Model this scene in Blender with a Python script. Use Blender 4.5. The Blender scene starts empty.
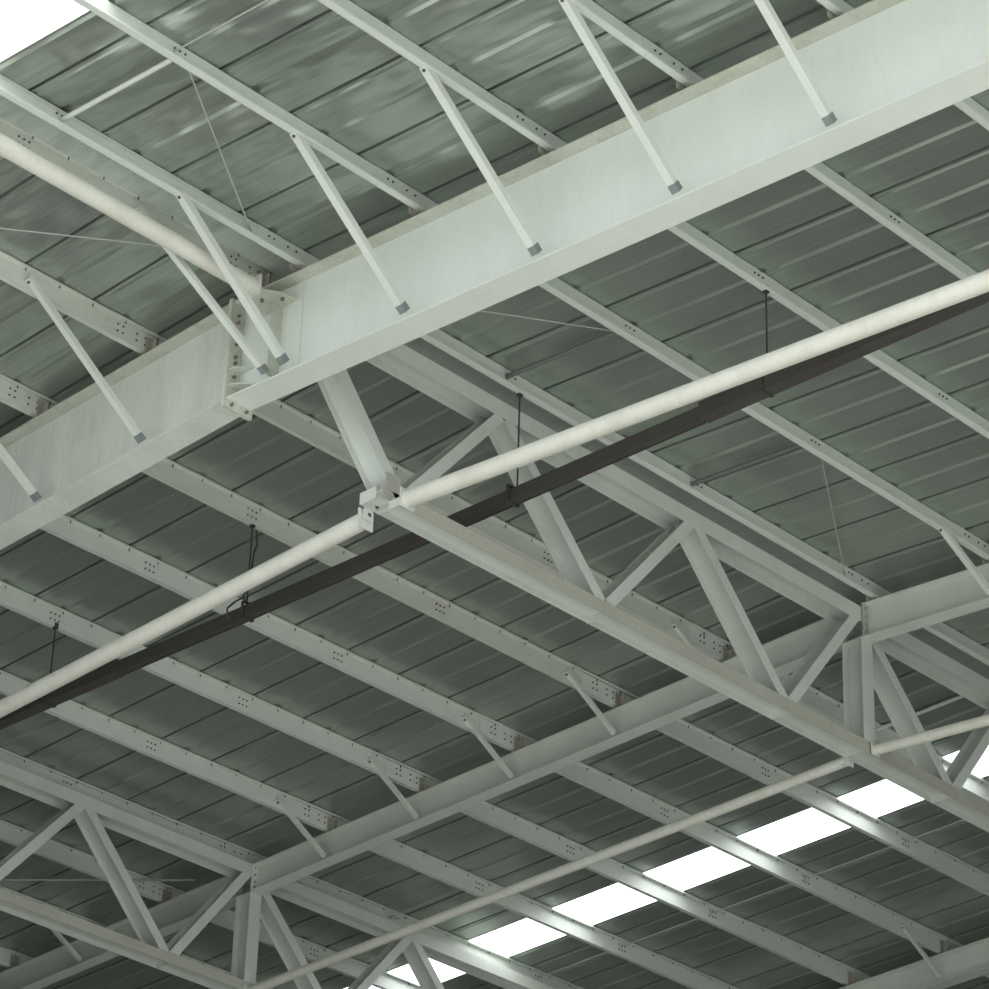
import bpy, math, random
from mathutils import Vector, Matrix

random.seed(4)
scene = bpy.context.scene
COL = scene.collection

# ------------------------------------------------------------------ frame
# Camera stands at the plan origin, eye 1.6 m above the floor.  x runs along the
# ridge (away to the right), y runs across it (away to the left), z is up.
EYE = 1.6
P = 0.0498                 # roof pitch
Y0 = 17.264                # ridge line
ZR = 15.140                # top of purlins at the ridge, above eye height
HP = 0.24                 # rafter top below the roof plane
PD = 0.188                # purlin depth; cleats hold the purlins clear of the rafters


def rz(y, off=0.0):
    return ZR - off - P * abs(y - Y0)


# ------------------------------------------------------------------ materials
def mat_base(name):
    m = bpy.data.materials.new(name)
    m.use_nodes = True
    nt = m.node_tree
    nt.nodes.clear()
    out = nt.nodes.new('ShaderNodeOutputMaterial')
    b = nt.nodes.new('ShaderNodeBsdfPrincipled')
    nt.links.new(b.outputs[0], out.inputs[0])
    return m, nt, b


def noise(nt, vec, scale, detail=4, rough=.6):
    n = nt.nodes.new('ShaderNodeTexNoise')
    n.inputs['Scale'].default_value = scale
    n.inputs['Detail'].default_value = detail
    n.inputs['Roughness'].default_value = rough
    nt.links.new(vec, n.inputs['Vector'])
    return n


def ramp(nt, fac, p0, p1, c0, c1):
    r = nt.nodes.new('ShaderNodeValToRGB')
    r.color_ramp.elements[0].position = p0
    r.color_ramp.elements[1].position = p1
    r.color_ramp.elements[0].color = (*c0, 1)
    r.color_ramp.elements[1].color = (*c1, 1)
    nt.links.new(fac, r.inputs[0])
    return r


def paint(name, col, dirt=(.30, .27, .22), amount=.25, scale=2.5, stretch=(1, 1, 1), rough=.5, spec=.4, bump=.05):
    """Sprayed steel paint with blotchy dust and grime."""
    m, nt, b = mat_base(name)
    tc = nt.nodes.new('ShaderNodeNewGeometry')
    mp = nt.nodes.new('ShaderNodeMapping')
    mp.inputs['Scale'].default_value = stretch
    nt.links.new(tc.outputs['Position'], mp.inputs['Vector'])
    n1 = noise(nt, mp.outputs[0], scale, 6, .62)
    n2 = noise(nt, mp.outputs[0], scale * 9, 4, .6)
    r1 = ramp(nt, n1.outputs['Fac'], .42, .78, (0, 0, 0), (1, 1, 1))
    r2 = ramp(nt, n2.outputs['Fac'], .45, .8, (0, 0, 0), (1, 1, 1))
    mul = nt.nodes.new('ShaderNodeMath'); mul.operation = 'MULTIPLY_ADD'
    nt.links.new(r1.outputs[0], mul.inputs[0]); mul.inputs[1].default_value = amount
    m2 = nt.nodes.new('ShaderNodeMath'); m2.operation = 'MULTIPLY'
    nt.links.new(r2.outputs[0], m2.inputs[0]); m2.inputs[1].default_value = amount * .6
    nt.links.new(m2.outputs[0], mul.inputs[2])
    mx = nt.nodes.new('ShaderNodeMixRGB')
    mx.inputs[1].default_value = (*col, 1)
    mx.inputs[2].default_value = (*dirt, 1)
    nt.links.new(mul.outputs[0], mx.inputs[0])
    nt.links.new(mx.outputs[0], b.inputs['Base Color'])
    b.inputs['Roughness'].default_value = rough
    b.inputs['Specular IOR Level'].default_value = spec
    bp = nt.nodes.new('ShaderNodeBump')
    bp.inputs['Strength'].default_value = bump
    bp.inputs['Distance'].default_value = .02
    nt.links.new(n2.outputs['Fac'], bp.inputs['Height'])
    nt.links.new(bp.outputs[0], b.inputs['Normal'])
    return m


def sheet_metal(name, col, metallic, rough):
    """Rolled galvanised roof sheet: long brushed streaks and gentle oil-canning."""
    m, nt, b = mat_base(name)
    g = nt.nodes.new('ShaderNodeNewGeometry')
    mp = nt.nodes.new('ShaderNodeMapping'); mp.inputs['Scale'].default_value = (14, .35, 1)
    nt.links.new(g.outputs['Position'], mp.inputs['Vector'])
    n1 = noise(nt, mp.outputs[0], 3.0, 5, .6)
    mp2 = nt.nodes.new('ShaderNodeMapping'); mp2.inputs['Scale'].default_value = (1.3, .6, 1)
    nt.links.new(g.outputs['Position'], mp2.inputs['Vector'])
    n2 = noise(nt, mp2.outputs[0], 1.0, 2, .5)
    c = ramp(nt, n1.outputs['Fac'], .3, .75, tuple(v * .86 for v in col), tuple(min(1, v * 1.12) for v in col))
    nt.links.new(c.outputs[0], b.inputs['Base Color'])
    b.inputs['Metallic'].default_value = metallic
    rr = nt.nodes.new('ShaderNodeMapRange')
    rr.inputs['To Min'].default_value = rough - .06
    rr.inputs['To Max'].default_value = rough + .08
    nt.links.new(n1.outputs['Fac'], rr.inputs['Value'])
    nt.links.new(rr.outputs[0], b.inputs['Roughness'])
    b1 = nt.nodes.new('ShaderNodeBump'); b1.inputs['Strength'].default_value = 1.0; b1.inputs['Distance'].default_value = .62
    nt.links.new(n2.outputs['Fac'], b1.inputs['Height'])
    # the sheets towards the open end of the hall are more buckled
    sx = nt.nodes.new('ShaderNodeSeparateXYZ'); nt.links.new(g.outputs['Position'], sx.inputs[0])
    bk = nt.nodes.new('ShaderNodeMapRange'); bk.interpolation_type = 'SMOOTHSTEP'
    bk.inputs['From Min'].default_value = 12.0; bk.inputs['From Max'].default_value = 16.5
    bk.inputs['To Min'].default_value = 1.0; bk.inputs['To Max'].default_value = .07
    nt.links.new(sx.outputs['X'], bk.inputs['Value'])
    nt.links.new(bk.outputs[0], b1.inputs['Strength'])
    b2 = nt.nodes.new('ShaderNodeBump'); b2.inputs['Strength'].default_value = .12; b2.inputs['Distance'].default_value = .004
    nt.links.new(n1.outputs['Fac'], b2.inputs['Height'])
    nt.links.new(b1.outputs[0], b2.inputs['Normal'])
    nt.links.new(b2.outputs[0], b.inputs['Normal'])
    return m


def emitter(name, col, s):
    m = bpy.data.materials.new(name); m.use_nodes = True
    nt = m.node_tree; nt.nodes.clear()
    o = nt.nodes.new('ShaderNodeOutputMaterial'); e = nt.nodes.new('ShaderNodeEmission')
    e.inputs[0].default_value = (*col, 1); e.inputs[1].default_value = s
    nt.links.new(e.outputs[0], o.inputs[0])
    return m


WHITE = paint('white_steel_paint', (.68, .715, .665), amount=.16, scale=1.6)
RAFTER = paint('white_rafter_paint', (.76, .80, .745), dirt=(.38, .38, .32), amount=.14, scale=1.1, stretch=(1, 1.8, .5), rough=.42)
RAFTER_ST = paint('stained_rafter_paint', (.72, .755, .695), dirt=(.36, .36, .30), amount=.34, scale=1.3, stretch=(1, 2.2, .35), rough=.45)
DUSTY = paint('dusty_flange_paint', (.60, .63, .545), dirt=(.34, .33, .25), amount=.5, scale=3)
TRUSS = paint('truss_paint', (.64, .68, .635), dirt=(.40, .38, .31), amount=.25, scale=2.2, rough=.38, spec=.5)
PURLIN = paint('purlin_paint', (.70, .745, .70), dirt=(.46, .45, .39), amount=.22, scale=1.8, stretch=(.4, 1, 1), rough=.45)
PIPE = paint('cream_pipe_paint', (.76, .76, .68), dirt=(.46, .43, .33), amount=.36, scale=3.0, rough=.55)
CLEAT = paint('rusty_cleat_paint', (.42, .40, .34), dirt=(.18, .14, .10), amount=.5, scale=9)
PURLIN_D = paint('dusty_purlin_paint', (.68, .70, .64), dirt=(.40, .385, .32), amount=.34, scale=1.8, stretch=(.4, 1, 1), rough=.5)
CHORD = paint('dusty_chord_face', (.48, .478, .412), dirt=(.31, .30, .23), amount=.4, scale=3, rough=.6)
RUST = paint('rusty_bolt', (.20, .165, .13), dirt=(.08, .06, .05), amount=.4, scale=20)
CLIP = paint('grey_clip_paint', (.20, .23, .23), amount=.2, scale=9)
DARK = paint('dark_trunking', (.070, .062, .055), dirt=(.12, .11, .10), amount=.4, scale=4, stretch=(1, .2, 1), rough=.55)
ROD = paint('dark_rod', (.05, .055, .05), amount=.1, scale=8)
WIRE = paint('galvanised_rod', (.45, .47, .44), amount=.1, scale=8)
BOLT = paint('bolt_head', (.09, .085, .075), amount=.1, scale=8)
STRUT_SHADE = paint('shaded_strut_paint', (.16, .18, .165), amount=.2, scale=8)  # strut paint darkened to stand for shade under the sheets
SHEET = sheet_metal('roof_sheet', (.405, .45, .402), .62, .30)
FLASH = sheet_metal('ridge_flashing_metal', (.52, .58, .525), .15, .4)
SKY = emitter('translucent_roof_sheet', (.97, 1.0, .99), 3.2)
WALL = paint('added_wall_paint', (.20, .21, .20), amount=.2, scale=.8, rough=.7)  # for the added walls that hold light back
ASPHALT = paint('asphalt', (.16, .16, .16), amount=.2, scale=.8, rough=.9)  # kept dark so the added yard bounces little light
FLOOR = paint('concrete_floor', (.50, .50, .47), dirt=(.30, .29, .27), amount=.35, scale=.6, rough=.8)


# ------------------------------------------------------------------ mesh builder
class MB:
    def __init__(self):
        self.v = []; self.f = []; self.mi = []; self.sm = []

    def add(self, vs, fs, mi=0, smooth=False):
        o = len(self.v)
        self.v += [tuple(v) for v in vs]
        for f in fs:
            self.f.append(tuple(o + i for i in f)); self.mi.append(mi); self.sm.append(smooth)
        return self

    def hexa(self, v8, mi=0):
        return self.add(v8, [(0, 3, 2, 1), (4, 5, 6, 7), (0, 1, 5, 4), (1, 2, 6, 5), (2, 3, 7, 6), (3, 0, 4, 7)], mi)

    def box(self, x0, x1, y0, y1, z0, z1, mi=0):
        return self.hexa([(x0, y0, z0), (x1, y0, z0), (x1, y1, z0), (x0, y1, z0),
                          (x0, y0, z1), (x1, y0, z1), (x1, y1, z1), (x0, y1, z1)], mi)

    def slope(self, x0, x1, ya, za0, za1, yb, zb0, zb1, mi=0):
        """Box running along y whose bottom / top heights differ at its two ends."""
        return self.hexa([(x0, ya, za0), (x1, ya, za0), (x1, yb, zb0), (x0, yb, zb0),
                          (x0, ya, za1), (x1, ya, za1), (x1, yb, zb1), (x0, yb, zb1)], mi)

    def obox(self, o, ex, ey, ez, a, b, c, mi=0):
        o = Vector(o); ex = Vector(ex); ey = Vector(ey); ez = Vector(ez)
        vs = []
        for k in (0, 1):
            for (i, j) in ((0, 0), (1, 0), (1, 1), (0, 1)):
                vs.append(o + ex * a[i] + ey * b[j] + ez * c[k])
        return self.hexa(vs, mi)

    def prism(self, prof, o, u, v, w, mi=0, closed=True):
        """Extrude the 2D profile (in axes u, v) along vector w."""
        o = Vector(o); u = Vector(u); v = Vector(v); w = Vector(w)
        n = len(prof)
        a = [o + u * p[0] + v * p[1] for p in prof]
        b = [q + w for q in a]
        fs = [(i, (i + 1) % n, n + (i + 1) % n, n + i) for i in range(n if closed else n - 1)]
        if closed:
            fs += [tuple(range(n - 1, -1, -1)), tuple(range(n, 2 * n))]
        return self.add(a + b, fs, mi)

    def cyl(self, p, q, r, n=16, mi=0, caps=True):
        p = Vector(p); q = Vector(q); t = (q - p).normalized()
        u = t.orthogonal().normalized(); v = t.cross(u)
        a = [p + (u * math.cos(2 * math.pi * i / n) + v * math.sin(2 * math.pi * i / n)) * r for i in range(n)]
        b = [x + (q - p) for x in a]
        self.add(a + b, [(i, (i + 1) % n, n + (i + 1) % n, n + i) for i in range(n)], mi, True)
        if caps:
            self.add(a, [tuple(range(n - 1, -1, -1))], mi); self.add(b, [tuple(range(n))], mi)
        return self

    def path(self, pts, r, n=8):
        for a, b in zip(pts[:-1], pts[1:]):
            self.cyl(a, b, r, n)
        return self

    def mesh(self, name, mats, origin):
        me = bpy.data.meshes.new(name)
        o = Vector(origin)
        me.from_pydata([tuple(Vector(v) - o) for v in self.v], [], self.f)
        for m in mats:
            me.materials.append(m)
        for p, i, s in zip(me.polygons, self.mi, self.sm):
            p.material_index = i; p.use_smooth = s
        import bmesh
        bm = bmesh.new(); bm.from_mesh(me)
        bmesh.ops.recalc_face_normals(bm, faces=bm.faces)
        bm.to_mesh(me); bm.free()
        me.update()
        return me


def props(o, label, cat, group=None, kind=None):
    if label: o['label'] = label
    if cat: o['category'] = cat
    if group: o['group'] = group
    if kind: o['kind'] = kind
    return o


def up(p):
    return (p[0], p[1], p[2] + EYE)


def thing(name, origin, label, cat, group=None):
    o = bpy.data.objects.new(name, None)
    o.empty_display_size = .1
    COL.objects.link(o); o.location = up(origin)
    o['_o'] = 0
    del o['_o']
    props(o, label, cat, group)
    ORIG[o.name] = Vector(origin)
    return o


ORIG = {}


def part(name, mb, mat, parent, label=None, mats=None):
    """A part of a thing (or a sub-part of a part)."""
    root = parent
    while root.parent:
        root = root.parent
    me = mb.mesh(name, mats or [mat], ORIG[root.name])
    o = bpy.data.objects.new(name, me)
    COL.objects.link(o); o.parent = parent
    if label: o['label'] = label
    return o


def solid(name, mb, mat, origin, label, cat, group=None, mats=None, kind=None):
    """A thing that is one mesh."""
    o = bpy.data.objects.new(name, mb.mesh(name, mats or [mat], origin))
    COL.objects.link(o); o.location = up(origin)
    return props(o, label, cat, group, kind)


# ------------------------------------------------------------------ roof sheets and skylights
PITCH = .76
SX0 = 12.06 - PITCH * 10    # first seam


def seam_profile(xa, xb):
    """(x, dz) cross-section of the rolled sheeting, seen from below."""
    pts = []
    k = math.floor((xa - SX0) / PITCH) - 1
    while SX0 + k * PITCH < xb + PITCH:
        s = SX0 + k * PITCH
        pts += [(s - .018, 0), (s - .016, .050), (s + .012, .050), (s + .014, 0), (s + .024, 0), (s + .034, .010), (s + .052, .010), (s + .074, 0)]
        m = s + PITCH * .5
        pts += [(m - .060, 0), (m - .038, .018), (m + .022, .018), (m + .050, 0)]
        k += 1
    return [(xa, 0)] + [p for p in pts if xa < p[0] < xb] + [(xb, 0)]


def roof_strip(mb, xa, xb, ya, yb):
    pr = seam_profile(xa, xb)
    ys = [ya, yb]
    n = len(pr)
    vs = []
    for y in ys:
        vs += [(x, y, rz(y) + .004 + d) for x, d in pr]
    mb.add(vs, [(i, i + 1, n + i + 1, n + i) for i in range(n - 1)])
    # upper skin
    vs = []
    for y in ys:
        vs += [(x, y, rz(y) + .012 + d) for x, d in pr]
    mb.add(vs, [(i, n + i, n + i + 1, i + 1) for i in range(n - 1)])


RX0, RX1, RY0, RY1 = 10.3, 45.0, 3.0, 44.0
SKA = (10.92, 11.66)        # skylight run on the near slope
SKB = (26.86, 27.60)        # skylight run on the far slope
mb = MB()
roof_strip(mb, RX0, SKA[0], RY0, Y0); roof_strip(mb, SKA[1], RX1, RY0, Y0)
roof_strip(mb, RX0, SKB[0], Y0, RY1); roof_strip(mb, SKB[1], RX1, Y0, RY1)
c = solid('ceiling', mb, SHEET, (24, Y0, ZR), 'dark grey-green ribbed sheet metal roof seen from below', 'roof', kind='structure')
mb = MB()
mb.slope(SKA[0], SKA[1], RY0, rz(RY0) + .006, rz(RY0) + .012, Y0 - .3, rz(Y0 - .3) + .006, rz(Y0 - .3) + .012)
solid('window_1', mb, SKY, (11.3, Y0 - 1, ZR), 'bright white translucent roof sheet at the top left corner', 'skylight', kind='structure')
mb = MB()
mb.slope(SKB[0], SKB[1], Y0 + .45, rz(Y0 + .45) + .006, rz(Y0 + .45) + .012, RY1, rz(RY1) + .006, rz(RY1) + .012)
solid('window_2', mb, SKY, (27.2, Y0 + 5, ZR), 'bright white translucent roof strip crossing the lower right purlins', 'skylight', kind='structure')

mb = MB()
mb.box(-6, RX1, -45, RY1, -EYE - .2, -EYE)
solid('floor', mb, FLOOR, (20, 20, -EYE), 'pale concrete floor far below the roof, extended outside to bounce light', 'floor', kind='structure')  # hall floor, slab stretched past the front as an added bounce surface

mb = MB(); mb.box(RX1, RX1 + .3, RY0, RY1, -EYE, rz(Y0) + .1)
solid('added_wall_right', mb, WALL, (RX1, 20, -EYE), 'grey unseen end wall added to darken the hall', 'wall', kind='structure')  # added out of view, darkens what the roof sheets reflect
mb = MB(); mb.box(-150, 200, -150, 200, -EYE - .5, -EYE - .21)
solid('ground', mb, ASPHALT, (20, 20, -EYE - .5), 'dark asphalt yard added around the hall to limit bounced light', 'ground', kind='structure')  # added surroundings, dark to hold down distant bounce
mb = MB(); mb.box(24, RX1, RY0 - .3, RY0, -EYE, rz(RY0) + .0)
solid('added_wall_front', mb, WALL, (28, RY0, -EYE), 'grey unseen front wall added to limit daylight', 'wall', kind='structure')  # added out of view, restricts daylight from the front
mb = MB(); mb.box(RX0 - .3, RX0, 21, RY1, -EYE, rz(21) - .3)
solid('added_wall_left', mb, WALL, (RX0, 38, -EYE), 'grey unseen side wall added to block side light', 'wall', kind='structure')  # added out of view, blocks side light from the far bays
mb = MB(); mb.box(RX0, RX1, RY1, RY1 + .3, -EYE, rz(RY1) + .0)
solid('added_wall_back', mb, WALL, (24, RY1, -EYE), 'grey unseen back wall added to darken the hall', 'wall', kind='structure')  # added out of view, makes the light fall off towards the back

# smooth flashing under the ridge, between the two ridge purlins
mb = MB()
mb.slope(RX0, RX1, Y0 - .20, rz(Y0 - .2) - .03, rz(Y0 - .2) - .026, Y0, ZR - .02, ZR - .016)
mb.slope(RX0, RX1, Y0, ZR - .02, ZR - .016, Y0 + .22, rz(Y0 + .22) - .03, rz(Y0 + .22) - .026)
solid('ridge_flashing', mb, FLASH, (20, Y0, ZR - .03), 'smooth grey metal flashing strip under the roof ridge above the long truss', 'flashing')

# ------------------------------------------------------------------ purlins
LY = {0: .22, 1: 1.69, 2: 3.19, 3: 4.69, 4: 6.155, 5: 7.645, 6: 9.08, 7: 10.52, 8: 11.97, 9: 13.41}
RY = {0: -.20, 1: -1.635, 2: -3.095, 3: -4.535, 4: -6.0}
BAYX = {0: (10.35, 15.42), 1: (14.55, 23.45), 2: (22.5, 31.0), 3: (28.9, 40.0)}
ORD = ['ridge', 'first', 'second', 'third', 'fourth', 'fifth', 'sixth', 'seventh', 'eighth', 'ninth']
BAYN = {0: 'left of the deep beam', 1: 'between deep and middle beams',
        2: 'right of the slim middle beam', 3: 'over the lower right beam'}
THIRDS = {0: (12.4,), 1: (17.70, 20.33), 2: (25.6, 28.22), 3: ()}


def purlin(side, k, bay):
    s = 1 if side == 'L' else -1
    dy = (LY if side == 'L' else RY)[k]
    y = Y0 + dy
    x0, x1 = BAYX[bay]
    if bay == 1 and k >= 7: x0 = 17.0
    o = (0, .006, .012, .024)[bay]
    t = .004
    fl, lip = .060, .022
    zt = rz(y) - .002
    zb = zt - PD - o
    mb = MB()
    if side == 'L':
        wy = y + fl - o          # web
        top_to, bot_to = wy - fl, wy + fl
    else:
        wy = y - o
        top_to, bot_to = wy + fl, wy - fl
    f = lambda yy: rz(yy) - .002
    # web
    mb.box(x0, x1, wy, wy + t, zb, f(wy))
    # top flange with a down-turned lip, follows the roof slope
    a, b = sorted((wy + t * .5, top_to))
    mb.slope(x0, x1, a, f(a) - t, f(a), b, f(b) - t, f(b))
    mb.box(x0, x1, top_to - t / 2, top_to + t / 2, f(top_to) - lip, f(top_to) - t)
    # bottom flange with an up-turned lip
    a, b = sorted((wy + t * .5, bot_to))
    mb.box(x0, x1, a, b, zb, zb + t)
    mb.box(x0, x1, bot_to - t / 2, bot_to + t / 2, zb + t, zb + lip)
    # bolts: tie-rod clusters at the third points, lap bolts near the beams
    def bolt(x, z, r=.010):
        mb.cyl((x, wy + .001, z), (x, wy - .010, z), r, 6, 1)
    for xt in THIRDS[bay]:
        for dx in (-.055, 0, .055):
            bolt(xt + dx, zt - .060)
            if side == 'L': bolt(xt + dx, zt - .128)
    for xr in (15.1, 23.1):
        if x0 < xr - .1 < x1 and bay in (1, 2):
            if (bay == 1 and xr == 15.1) or (bay == 2 and xr == 23.1):
                for dx in (-.42, -.36, -.20, -.10):
                    bolt(xr + dx, zt - .060)
                    if side == 'L': bolt(xr + dx, zt - .128)
    if side == 'L':
        x = SX0 + PITCH * math.ceil((x0 + .05 - SX0) / PITCH)
        while x < x1 - .05:
            mb.cyl((x + .03, y + .035, zt), (x + .03, y + .035, zt - .035), .006, 5, 1)
            if x + .41 < x1: mb.cyl((x + .41, y + .035, zt), (x + .41, y + .035, zt - .03), .006, 5, 1)
            x += PITCH
    slope = 'far' if side == 'L' else 'near'
    pos = ('ridge purlin on %s slope' % slope) if k == 0 else ('%s purlin from ridge on %s slope' % (ORD[k], slope))
    lab = 'white %s, %s' % (pos, BAYN[bay])
    pm = PURLIN_D if side == 'L' and k <= 2 and bay <= 1 else PURLIN
    return solid('purlin', mb, pm, ((x0 + x1) / 2, y, zb), lab, 'purlin', 'roof purlins', mats=[pm, BOLT])


for k in range(0, 5): purlin('R', k, 0)
for k in range(0, 3): purlin('L', k, 0)
for k in range(0, 5): purlin('R', k, 1)
for k in range(0, 10): purlin('L', k, 1)
purlin('R', 0, 2); purlin('R', 1, 2)
for k in range(0, 9): purlin('L', k, 2)
for k in range(2, 6): purlin('L', k, 3)


# ------------------------------------------------------------------ rafters
def rafter(name, x0, x1, ya, yb, depth_a, depth_b, tf, tw, label, group, cleats, mat=RAFTER, flange_mat=None, stiff=()):
    """I-beam following the roof slope from ya to yb (same slope side)."""
    xc = (x0 + x1) / 2
    ta, tb = rz(ya, HP + .006), rz(yb, HP + .006)
    ba, bb = ta - depth_a, tb - depth_b
    t = thing(name, (xc, (ya + yb) / 2, min(ba, bb)), label, 'beam', group)
    part('top_flange', MB().slope(x0, x1, ya, ta - tf, ta, yb, tb - tf, tb), flange_mat or mat, t,
         'dusty top flange' if flange_mat else None)
    part('web', MB().slope(xc - tw / 2, xc + tw / 2, ya, ba + tf, ta - tf, yb, bb + tf, tb - tf), mat, t)
    part('bottom_flange', MB().slope(x0, x1, ya, ba, ba + tf, yb, bb, bb + tf), mat, t)
    for (cy, side) in cleats:
        z0 = rz(cy, HP + .006)
        m = MB()
        if side == 'L':
            wy = cy + .042
            m.box(x0 + .02, x0 + .16, wy - .012, wy - .004, z0, z0 + .20)
            m.box(x0 + .085, x0 + .093, wy - .075, wy - .012, z0, z0 + .17)
        else:
            wy = cy + .006
            m.box(x0 - .02, x1 - .06, wy + .002, wy + .010, z0, z0 + .20)
            m.box(x0 - .004, x0 + .07, wy - .060, wy - .052, z0, z0 + .016)
        part('purlin_cleat', m, CLEAT, t, 'rust-stained cleat plate')
    for sy in stiff:
        f = lambda y, q: q[0] + (q[1] - q[0]) * (y - ya) / (yb - ya)
        zt, zb = f(sy, (ta, tb)) - tf, f(sy, (ba, bb)) + tf
        m = MB()
        m.box(x0 + .004, xc - tw / 2, sy - .005, sy + .005, zb, zt)
        m.box(xc + tw / 2, x1 - .004, sy - .005, sy + .005, zb, zt)
        part('stiffener', m, mat, t)
    return t


YS = 17.81          # bolted splice of the deep beam
r1 = rafter('rafter', 14.975, 15.255, 4.0, YS - .02, .985, .985, .014, .012,
            'deep white I-beam rafter crossing the top of the picture, bright broad web', 'roof rafters',
            [(Y0 + RY[k], 'R') for k in range(5)] + [(Y0 + LY[0], 'L')], flange_mat=DUSTY)
m = MB(); m.box(14.98, 15.109, 17.295, 17.305, rz(17.3, HP) - .975, 14.652)
part('stiffener', m, DUSTY, r1)
# (its far end crosses the ridge by a hand's width, as in the photo)
m = MB(); za = rz(YS, HP)
m.box(14.955, 15.275, YS - .02, YS - .001, za - 1.075, za + .015)
part('end_plate', m, DUSTY, r1)
for zz in (.14, .21, .43, .56, .62, .76, .83, .945, 1.035):
    for xx in (15.03, 15.20):
        part('splice_bolt', MB().cyl((xx, YS - .02, za - zz), (xx, YS - .045, za - zz), .016, 6), RUST, r1)
for zz, L in ((.70, .19), (.865, .19)):
    m = MB()
    m.prism([(0, 0), (-.13, 0), (-.13, -.05), (0, -L)], (15.109, YS - .02, za - zz), (1, 0, 0), (0, 1, 0), (0, 0, .010))
    part('splice_rib', m, WHITE, r1)
m = MB().box(15.105, 15.1085, 17.035, 17.05, za - .97, za - .03)
part('web_seam', m, WHITE, r1)

r1b = rafter('rafter', 14.975, 15.255, YS, 30.0, .985, 1.02, .014, .012,
             'deep white I-beam rafter at the left edge, stained web, bolted on at the ridge', 'roof rafters',
             [(Y0 + LY[k], 'L') for k in (1, 2, 3)], mat=RAFTER_ST, flange_mat=DUSTY)
m = MB(); m.box(14.955, 15.275, YS + .001, YS + .02, za - 1.07, za + .015)
part('end_plate', m, WHITE, r1b)

# slim middle rafter, near part (frames into the truss), far part, and part beyond the second truss
R2X = (23.02, 23.195)
r2a = rafter('rafter', R2X[0], R2X[1], 8.0, 17.15, .37, .385, .012, .008,
             'slim white I-beam rafter at the right edge, meeting the top of the truss post', 'roof rafters',
             [(Y0 + RY[0], 'R'), (Y0 + RY[1], 'R')], mat=WHITE)
za = rz(17.15, HP)
part('end_plate', MB().box(R2X[0] - .004, R2X[1] + .004, 17.135, 17.15, za - .39, za + .0), CHORD, r2a, 'brownish bolted end plate')
for zz in (.06, .15, .24, .31):
    part('end_bolt', MB().cyl((23.055, 17.135, za - zz), (23.055, 17.115, za - zz), .013, 6), CLEAT, r2a)
r2b = rafter('rafter', R2X[0], R2X[1], 17.42, 26.19, .34, .335, .012, .008,
             'slim white middle rafter running between the two trusses, low centre of the picture', 'roof rafters',
             [(Y0 + LY[k], 'L') for k in (1, 2, 3, 4, 5)], mat=WHITE)
za = rz(26.19, HP)
part('end_plate', MB().box(R2X[0] - .004, R2X[1] + .004, 26.175, 26.19, za - .34, za), WHITE, r2b)
for zz in (.05, .14, .23, .29):
    part('end_bolt', MB().cyl((23.055, 26.175, za - zz), (23.055, 26.155, za - zz), .013, 6), CLEAT, r2b)
r2c = rafter('rafter', R2X[0], R2X[1], 26.45, 36.0, .345, .345, .012, .008,
             'slim white rafter in the bottom left corner, behind the far truss', 'roof rafters',
             [(Y0 + LY[k], 'L') for k in (7, 8, 9)], mat=WHITE)
r3 = rafter('rafter', 30.90, 31.10, 17.4, 26.19, .375, .375, .012, .008,
            'slim white rafter cut off by the bottom right corner', 'roof rafters',
            [(Y0 + LY[k], 'L') for k in (2, 3, 4)], mat=WHITE)


# ------------------------------------------------------------------ trusses
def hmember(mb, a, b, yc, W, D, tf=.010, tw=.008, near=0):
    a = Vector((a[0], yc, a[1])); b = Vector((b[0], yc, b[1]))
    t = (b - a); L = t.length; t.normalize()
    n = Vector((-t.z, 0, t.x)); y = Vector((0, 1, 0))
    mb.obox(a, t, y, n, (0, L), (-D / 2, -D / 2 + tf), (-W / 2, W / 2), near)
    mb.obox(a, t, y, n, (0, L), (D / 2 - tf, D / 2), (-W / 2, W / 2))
    mb.obox(a, t, y, n, (0, L), (-D / 2 + tf, D / 2 - tf), (-tw / 2, tw / 2))
    return mb


def truss(yc, ztc, zbc, Wt, Wb, D, x_top, x_bot, post_x, post_top, diags, bars, label, ends):
    """ztc / zbc: centre heights of the chords.  diags: (xa, top?, xb, W, D)"""
    t = thing('roof_truss', ((x_top[0] + x_top[1]) / 2, yc, zbc - Wb / 2), label, 'truss', 'roof trusses')
    part('top_chord', hmember(MB(), (x_top[0], ztc), (x_top[1], ztc), yc, Wt, D), TRUSS, t)
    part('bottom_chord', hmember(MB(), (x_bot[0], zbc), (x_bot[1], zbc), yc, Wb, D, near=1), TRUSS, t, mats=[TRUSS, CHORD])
    zt, zb = ztc - Wt / 2, zbc + Wb / 2
    for (xa, za, xb, zb_, W, Dd) in diags:
        ex = .075 / math.hypot(xb - xa, zb_ - za)      # ends tucked into the chords
        dx, dz = (xb - xa) * ex, (zb_ - za) * ex
        part('diagonal', hmember(MB(), (xa - dx, za - dz), (xb + dx, zb_ + dz), yc, W, Dd), TRUSS, t)
    part('post', hmember(MB(), (post_x, zb), (post_x, post_top), yc, .18, D - .004), TRUSS, t)
    part('post_cap', MB().box(post_x - .095, post_x + .095, yc - D / 2 - .01, yc + D / 2 + .006, post_top, post_top + .012), TRUSS, t)
    for xs in bars:
        part('stiffener', MB().box(xs - .006, xs + .006, yc - D / 2 + .010, yc + D / 2 + .004, zbc - Wb / 2 - .004, zbc - .004), TRUSS, t)
    return t


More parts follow.
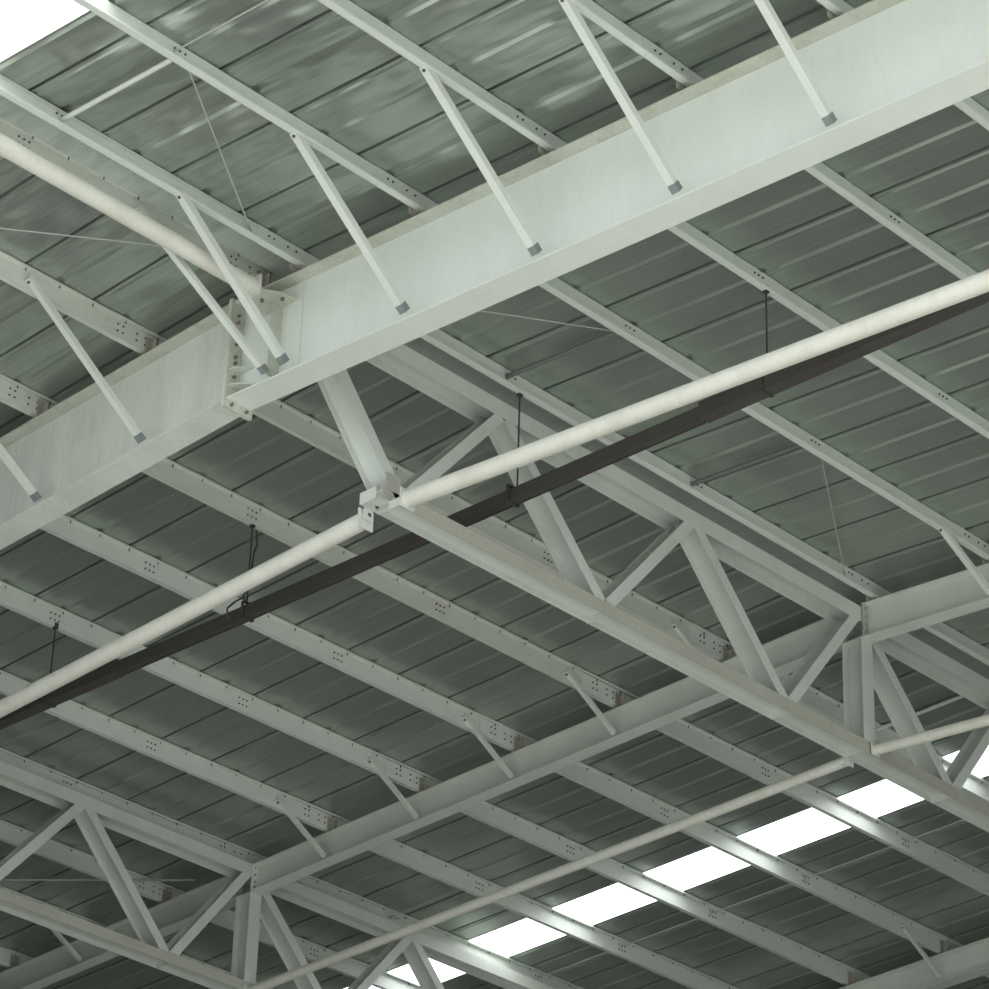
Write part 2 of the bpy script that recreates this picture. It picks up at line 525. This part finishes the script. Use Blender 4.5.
YT1 = 17.285
ZT1, ZB1 = 14.767, 13.305
zt, zb = ZT1 - .085, ZB1 + .066
t1 = truss(YT1, ZT1, ZB1, .17, .132, .25, (15.12, 33.5), (16.26, 33.5), 23.10, 14.497,
           [(15.33, 14.70, 16.43, zb, .125, .25),
            (16.56, zb, 17.69, zt, .115, .236), (17.80, zt, 19.09, zb, .115, .236),
            (19.20, zb, 20.34, zt, .115, .236), (20.49, zt, 21.75, zb, .115, .236),
            (21.87, zb, 22.91, zt, .115, .236),
            (23.24, 14.55, 24.42, zb, .115, .236), (24.54, zb, 25.58, zt, .115, .236), (25.72, zt, 27.0, zb, .115, .236),
            (27.1, zb, 28.2, zt, .115, .236), (28.4, zt, 29.6, zb, .115, .236), (29.7, zb, 30.8, zt, .115, .236)],
           (19.17, 21.85, 24.45, 23.0), 'long white H-section truss under the ridge, running from the deep beam to the right edge', None)
# connection hardware at the free end of the bottom chord
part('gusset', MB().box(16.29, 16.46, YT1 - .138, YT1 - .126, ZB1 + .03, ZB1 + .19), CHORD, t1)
m = MB(); m.box(16.30, 16.405, YT1 + .126, YT1 + .138, ZB1 - .17, ZB1 + .02)
m.cyl((16.36, YT1 + .1255, ZB1 - .115), (16.36, YT1 + .120, ZB1 - .115), .020, 10, 1)  # dark disc coloured in for the open hole in the plate
part('gusset', m, WHITE, t1, mats=[WHITE, BOLT])
part('end_plate', MB().box(16.252, 16.262, YT1 - .05, YT1 + .145, ZB1 - .055, ZB1 + .06), WHITE, t1)
part('stiffener', MB().box(16.455, 16.467, YT1 - .115, YT1 + .129, ZB1 - .07, ZB1 - .004), TRUSS, t1)
m = MB(); m.box(23.06, 23.07, YT1 + .125, YT1 + .21, ZB1 - .13, ZB1 + .05)
part('gusset', m, WHITE, t1)

YT2 = 26.325
ZT2, ZB2 = 14.385, 12.94
zt, zb = ZT2 - .075, ZB2 + .062
t2 = truss(YT2, ZT2, ZB2, .15, .125, .25, (15.12, 33.5), (16.26, 33.5), 23.12, 14.10,
           [(15.33, 14.33, 16.43, zb, .125, .25), (16.58, zb, 17.72, zt, .115, .236), (17.86, zt, 19.12, zb, .115, .236),
            (19.26, zb, 20.40, zt, .115, .236), (20.55, zt, 21.82, zb, .115, .236),
            (21.94, zb, 22.96, zt, .115, .236),
            (23.27, 14.18, 24.44, zb, .115, .236), (24.55, zb, 25.66, zt, .115, .236), (25.82, zt, 27.08, zb, .115, .236),
            (27.2, zb, 28.3, zt, .115, .236)],
           (19.2, 21.9, 24.5), 'white H-section truss in the lower left corner, parallel to the ridge', None)


# ------------------------------------------------------------------ tie pipes
def tie_pipe(a, b, r, label, plate_a=True, plate_b=False, axis='y', fin=None):
    a = Vector(a); b = Vector(b)
    d = (b - a).normalized()
    t = thing('tie_pipe', a.lerp(b, .5) - Vector((0, 0, r)), label, 'pipe', 'tie pipes')
    part('pipe', MB().cyl(a, b, r, 28), PIPE, t)
    for on, p, s in ((plate_a, a, -1), (plate_b, b, 1)):
        if on:
            q = p + d * s * .006
            m = MB()
            if axis == 'y':
                m.box(q.x - r * 1.12, q.x + r * 1.12, min(q.y, q.y + s * .014), max(q.y, q.y + s * .014), q.z - r * 1.15, q.z + r * 1.15)
            else:
                m.box(min(q.x, q.x + s * .014), max(q.x, q.x + s * .014), q.y - r * 1.15, q.y + r * 1.15, q.z - r * 1.2, q.z + r * 1.2)
            part('end_plate', m, WHITE, t)
    if fin:
        y0, y1 = sorted(fin)
        part('fin_plate', MB().box(a.x - .006, a.x + .006, y0, y1, a.z - .02, a.z + .06), WHITE, t)
    return t


tie_pipe((16.35, 16.94, 13.166), (16.35, 6.0, 13.166 - .0585 * 10.94), .078,
         'cream round tie pipe rising from the truss end node to the right edge', fin=(16.93, 17.161))
tie_pipe((16.35, 17.46, 13.150), (16.35, 26.182, 13.150 - .0585 * 8.72), .078,
         'cream round tie pipe running down from the truss end node to the left edge', True, True, fin=(17.409, 17.452))
tie_pipe((23.10, 17.44, 13.252), (23.10, 26.182, 13.252 - .042 * 8.74), .055,
         'thin cream tie pipe crossing the lower middle between the two trusses', True, True, fin=(17.409, 17.436))
tie_pipe((23.14, 17.13, 13.285), (23.14, 8.0, 13.285 - .06 * 9.1), .055,
         'thin cream tie pipe at the right edge in front of the truss post', fin=(17.116, 17.161))
tie_pipe((14.74, 17.275, 14.672), (10.4, 17.275, 14.672), .080,
         'cream round pipe under the ridge at the left, ending at the deep beam', True, False, 'x')
m = MB()
m.prism([(0, -.20), (0, .20), (-.10, .22), (-.34, .10), (-.34, -.06), (-.16, -.17)], (15.108, 17.31, 14.655), (1, 0, 0), (0, 1, 0), (0, 0, .012))
br = part('pipe_bracket', m, DUSTY, r1)
part('bracket_bolt', MB().cyl((14.90, 17.34, 14.656), (14.90, 17.34, 14.630), .018, 6), RUST, br)
part('bracket_bolt', MB().cyl((15.0, 17.19, 14.656), (15.0, 17.19, 14.632), .018, 6), RUST, br)
m = MB()
m.prism([(14.975, 14.667), (14.76, 14.667), (14.76, 14.79), (14.80, 14.79)], (0, 17.30, 0), (1, 0, 0), (0, 0, 1), (0, .012, 0))
part('bracket_fin', m, WHITE, br)


# ------------------------------------------------------------------ knee braces
def knee_brace(a, b, w, label, clip=True, mat=WHITE):
    a = Vector(a); b = Vector(b)
    t = (b - a); L = t.length; t.normalize()
    n = Vector((t.z, 0, -t.x)).normalized()
    if n.z > 0: n = -n
    y = Vector((0, 1, 0))
    th = .006
    r = thing('knee_brace', b, label, 'brace', 'knee braces')
    m = MB()
    m.obox(a, t, y, n, (0, L), (-w / 2, w / 2), (-th, 0))
    m.obox(a, t, y, n, (0, L), (-w / 2, -w / 2 + th), (-w, -th))
    part('angle_bar', m, mat, r)
    if clip:
        m = MB()
        m.obox(b, t, y, n, (-.065, .008), (-w / 2 - .002, w / 2 + .002), (-.010, .002))
        m.obox(b, t, y, n, (-.065, .008), (-w / 2 - .003, -w / 2), (-w - .002, .002))
        part('end_clip', m, CLIP, r, 'dark grey end of the brace')
    m = MB()
    m.cyl(a + t * .03 + n * .0, a + t * .03 + n * .012, .014, 6)
    part('bolt', m, BOLT, r)
    return r


NB = ['ridge', 'first', 'second', 'third', 'fourth']
# deep beam, near slope
for k in (1, 2, 3, 4):
    y = Y0 + RY[k]
    knee_brace((13.60, y - .015, rz(y, PD + .002)), (14.955, y + .025, rz(y, HP + .978)), .066,
               {1: 'white angle brace on the bright deep beam, leftmost of the four near the top',
                2: 'white angle brace on the bright deep beam, second of four from the left',
                3: 'white angle brace on the bright deep beam, third of four from the left',
                4: 'white angle brace on the deep beam, nearest the top right corner'}[k])
knee_brace((13.63, Y0 - .235, rz(Y0 - .235, PD + .002)), (14.94, Y0 - .20, rz(Y0, HP + .985)), .066,
           'broad white angle brace at the ridge splice, right one of the close pair')
knee_brace((13.60, Y0 + .27, rz(Y0 + .27, .12)), (14.94, Y0 + .03, rz(Y0, HP + .985)), .054,
           'white angle brace at the ridge splice passing behind the pipe, left of the pair')
for k in (1, 2):
    y = Y0 + LY[k] - .0
    knee_brace((13.63, y + .030, rz(y, .118)), (14.945, y - .08 if k == 1 else y - .17, rz(y, HP + .965)), .056,
               {1: 'thin white angle brace on the stained left part of the deep beam',
                2: 'white angle brace cut off by the left edge of the picture'}[k])
# slim beams
def slim(y, x, label):
    knee_brace((x - .80, y + .030, rz(y, .118)), (x - .005, y + .042, rz(y, HP + .322)), .045, label, False)
slim(Y0 + 1.69, 23.02, 'short white brace on the middle beam, seen between the truss bottom chord and diagonal')
slim(Y0 + 3.19, 23.02, 'thin white brace on the middle beam, first below the ridge truss')
slim(Y0 + 4.69, 23.02, 'thin white brace on the middle beam, second below the ridge truss')
slim(Y0 + 6.155, 23.02, 'thin white brace on the middle beam, third below the ridge truss')
slim(Y0 + 7.645, 23.02, 'thin white brace on the middle beam, nearest the lower left truss')
slim(Y0 + 11.97, 23.02, 'thin white brace under the lower left truss near the corner')
slim(Y0 + 3.19, 30.90, 'thin white brace on the lower right beam, closer to the right edge')
slim(Y0 + 4.69, 30.90, 'thin white brace on the lower right beam, cut by the bottom edge')
y = Y0 + RY[1] - .04
knee_brace((22.21, y, rz(y, PD + .002)), (23.01, y, rz(y, HP + .36)), .055, 'white brace on the middle beam near the right edge, above the pipe', False)

# ------------------------------------------------------------------ cable trunking and hangers
TX, TZ = 17.76, 13.775
TX0 = TX
tr = thing('cable_trunking', (TX, 18.5, TZ), 'dark brown cable trunking hanging below the cream pipe', 'trunking')
part('section', MB().box(TX - .065, TX + .065, 22.42, 28.0, TZ - .005, TZ + .150), DARK, tr)
part('section', MB().box(TX - .055, TX + .055, 14.75, 22.5, TZ, TZ + .115), DARK, tr)
part('section', MB().box(TX - .065, TX + .065, 8.0, 14.83, TZ - .005, TZ + .150), DARK, tr)
m = MB()
for s in (-1, 1):
    m.box(TX + s * .04 - .006, TX + s * .04 + .006, 14.84, 22.41, TZ - .010, TZ)
part('rib', m, DARK, tr)


def hanger(y, ztop, label, RX):
    TC, TX = TX0, RX
    r = thing('hanger_rod', (TX, y, TZ + .12), label, 'hanger', 'trunking hangers')
    part('rod', MB().cyl((TX, y, TZ + .10), (TX, y, ztop), .0085, 8), ROD, r)
    m = MB(); m.box(TX - .022, TX + .022, y - .02, y + .02, ztop - .05, ztop + .015)
    part('clamp', m, ROD, r)
    m = MB()
    m.box(TC - .072, TC + .072, y - .018, y + .018, TZ + .150, TZ + .162)
    for s in (-1, 1):
        m.box(TC + s * .071 - .003, TC + s * .071 + .003, y - .018, y + .018, TZ - .01, TZ + .16)
    m.box(TC - .072, TC + .072, y - .018, y + .018, TZ - .016, TZ - .010)
    part('saddle', m, ROD, r)
    return r


hanger(17.05, rz(17.0, .165), 'dark hanger rod in front of the truss diagonal, from ridge purlin to trunking', 17.815)
hanger(14.14, rz(14.14, .165), 'dark hanger rod right of centre, from the second near-slope purlin', 17.77)
hanger(20.53, rz(20.53, .165), 'dark hanger rod with cables beside it, left of the truss end', 17.74)
hanger(23.48, rz(23.48, .165), 'thin dark hanger rod near the left edge', 17.73)
m = MB()
pts = [Vector((TX + .05, 20.55, rz(20.5, .22))), Vector((TX + .09, 20.57, 14.62)), Vector((TX + .045, 20.56, 14.50)), Vector((TX + .03, 20.56, 14.2)),
       Vector((TX - .01, 20.60, 14.02)), Vector((TX - .06, 20.66, 13.97)), Vector((TX - .11, 20.70, 13.90)), Vector((TX - .10, 20.72, 13.82)), Vector((TX - .05, 20.70, 13.80))]
m.path(pts, .010, 6)
solid('power_cable', m, ROD, (TX, 20.56, 13.8), 'black cable looping down into the trunking beside a hanger rod', 'cable')


# ------------------------------------------------------------------ struts and sag rods
def rod(a, b, r, mat, name, label, cat, group):
    m = MB().cyl(a, b, r, 10)
    mid = (Vector(a) + Vector(b)) / 2
    return solid(name, m, mat, (mid.x, mid.y, min(a[2], b[2]) - r), label, cat, group)


def on(x, y, off): return (x, y, rz(y, off))


rod(on(12.40, Y0 - .215, .10), on(12.40, Y0 - 1.55, .10), .022, WHITE, 'strut_tube', 'white strut tube between two purlins at the top left', 'strut', 'purlin struts')
rod(on(17.64, Y0 - .215, .09), on(17.64, Y0 - 1.55, .09), .024, STRUT_SHADE, 'strut_tube', 'shade-darkened strut tube above the hanger rod near the centre', 'strut', 'purlin struts')
rod(on(20.24, Y0 - .215, .09), on(20.24, Y0 - 1.55, .09), .024, STRUT_SHADE, 'strut_tube', 'shade-darkened strut tube right of centre between ridge and first purlin', 'strut', 'purlin struts')
rod(on(25.64, Y0 + .31, .10), on(25.64, Y0 + 1.68, .10), .022, WHITE, 'strut_tube', 'white strut tube seen through the truss at the right edge', 'strut', 'purlin struts')
rod(on(12.34, Y0 - 1.64, .10), on(12.34, Y0 - 3.02, .10), .007, WIRE, 'sag_rod', 'thin rod above the top left strut tube', 'rod', 'sag rods')
rod(on(12.45, Y0 - 1.64, .11), on(14.50, Y0 - .19, .11), .007, WIRE, 'sag_rod', 'thin slanting rod at top left, from first purlin to ridge purlin', 'rod', 'sag rods')
rod(on(12.45, Y0 + 1.69, .12), on(14.40, Y0 + .30, .12), .007, WIRE, 'sag_rod', 'thin slanting rod at the left edge under the pipe', 'rod', 'sag rods')
rod(on(15.9, Y0 - .33, .11), on(17.66, Y0 - 1.60, .11), .006, WIRE, 'sag_rod', 'thin slanting rod below the middle of the deep beam', 'rod', 'sag rods')
rod(on(20.40, Y0 - 1.64, .11), on(22.66, Y0 - .19, .11), .006, WIRE, 'sag_rod', 'thin slanting rod at the right above the middle beam end', 'rod', 'sag rods')
for k in (1, 2, 3, 4, 5):
    rod(on(28.18, Y0 + LY[k] + .08, .10), on(28.18, Y0 + LY[k + 1] + .07, .10), .007, WIRE, 'sag_rod',
        'thin tie rod right of the skylight strip, between %s and %s far-slope purlins' % (ORD[k], ORD[k + 1]), 'rod', 'sag rods')
rod(on(25.48, Y0 + LY[5] + .08, .10), on(25.48, Y0 + LY[6] + .07, .10), .006, WIRE, 'sag_rod', 'thin tie rod left of the skylight strip near the bottom', 'rod', 'sag rods')
rod(on(21.45, Y0 + 11.63, .10), on(23.06, Y0 + 10.0, .10), .012, WIRE, 'sag_rod', 'level pale rod seen through the lower left truss', 'rod', 'sag rods')

# ------------------------------------------------------------------ light
w = bpy.data.worlds.new('overcast_sky'); scene.world = w; w.use_nodes = True
nt = w.node_tree; nt.nodes.clear()
bg = nt.nodes.new('ShaderNodeBackground'); ow = nt.nodes.new('ShaderNodeOutputWorld')
bg.inputs[0].default_value = (.93, .98, 1.0, 1); bg.inputs[1].default_value = 2.0
nt.links.new(bg.outputs[0], ow.inputs[0])

sd = bpy.data.lights.new('sun', 'SUN'); sun = bpy.data.objects.new('sun', sd); COL.objects.link(sun)
sd.energy = 3.1; sd.angle = math.radians(3); sd.color = (1.0, .985, .96)
sun.location = (-10, -5, 30)
sun.rotation_euler = Vector((-.42, -.30, .86)).to_track_quat('Z', 'Y').to_euler()

# ------------------------------------------------------------------ camera
R = [(0.68575061, -0.72730648, 0.02777362), (0.37358242, 0.31897523, -0.87102869), (0.62464572, 0.60768419, 0.49044638)]
cd = bpy.data.cameras.new('camera'); cam = bpy.data.objects.new('camera', cd); COL.objects.link(cam)
cd.sensor_fit = 'HORIZONTAL'; cd.sensor_width = 36.0
cd.lens = 36.0 * 3163.42 / 989.0
cd.clip_end = 300
right = Vector(R[0]); upv = -Vector(R[1]); back = -Vector(R[2])
M = Matrix((right, upv, back)).transposed().to_4x4()
M.translation = Vector((0, 0, EYE))
cam.matrix_world = M
scene.camera = cam

scene.view_settings.view_transform = 'Standard'
scene.view_settings.look = 'None'
scene.view_settings.exposure = 0.2
scene.view_settings.gamma = 1.0
scene.view_settings.use_curve_mapping = False
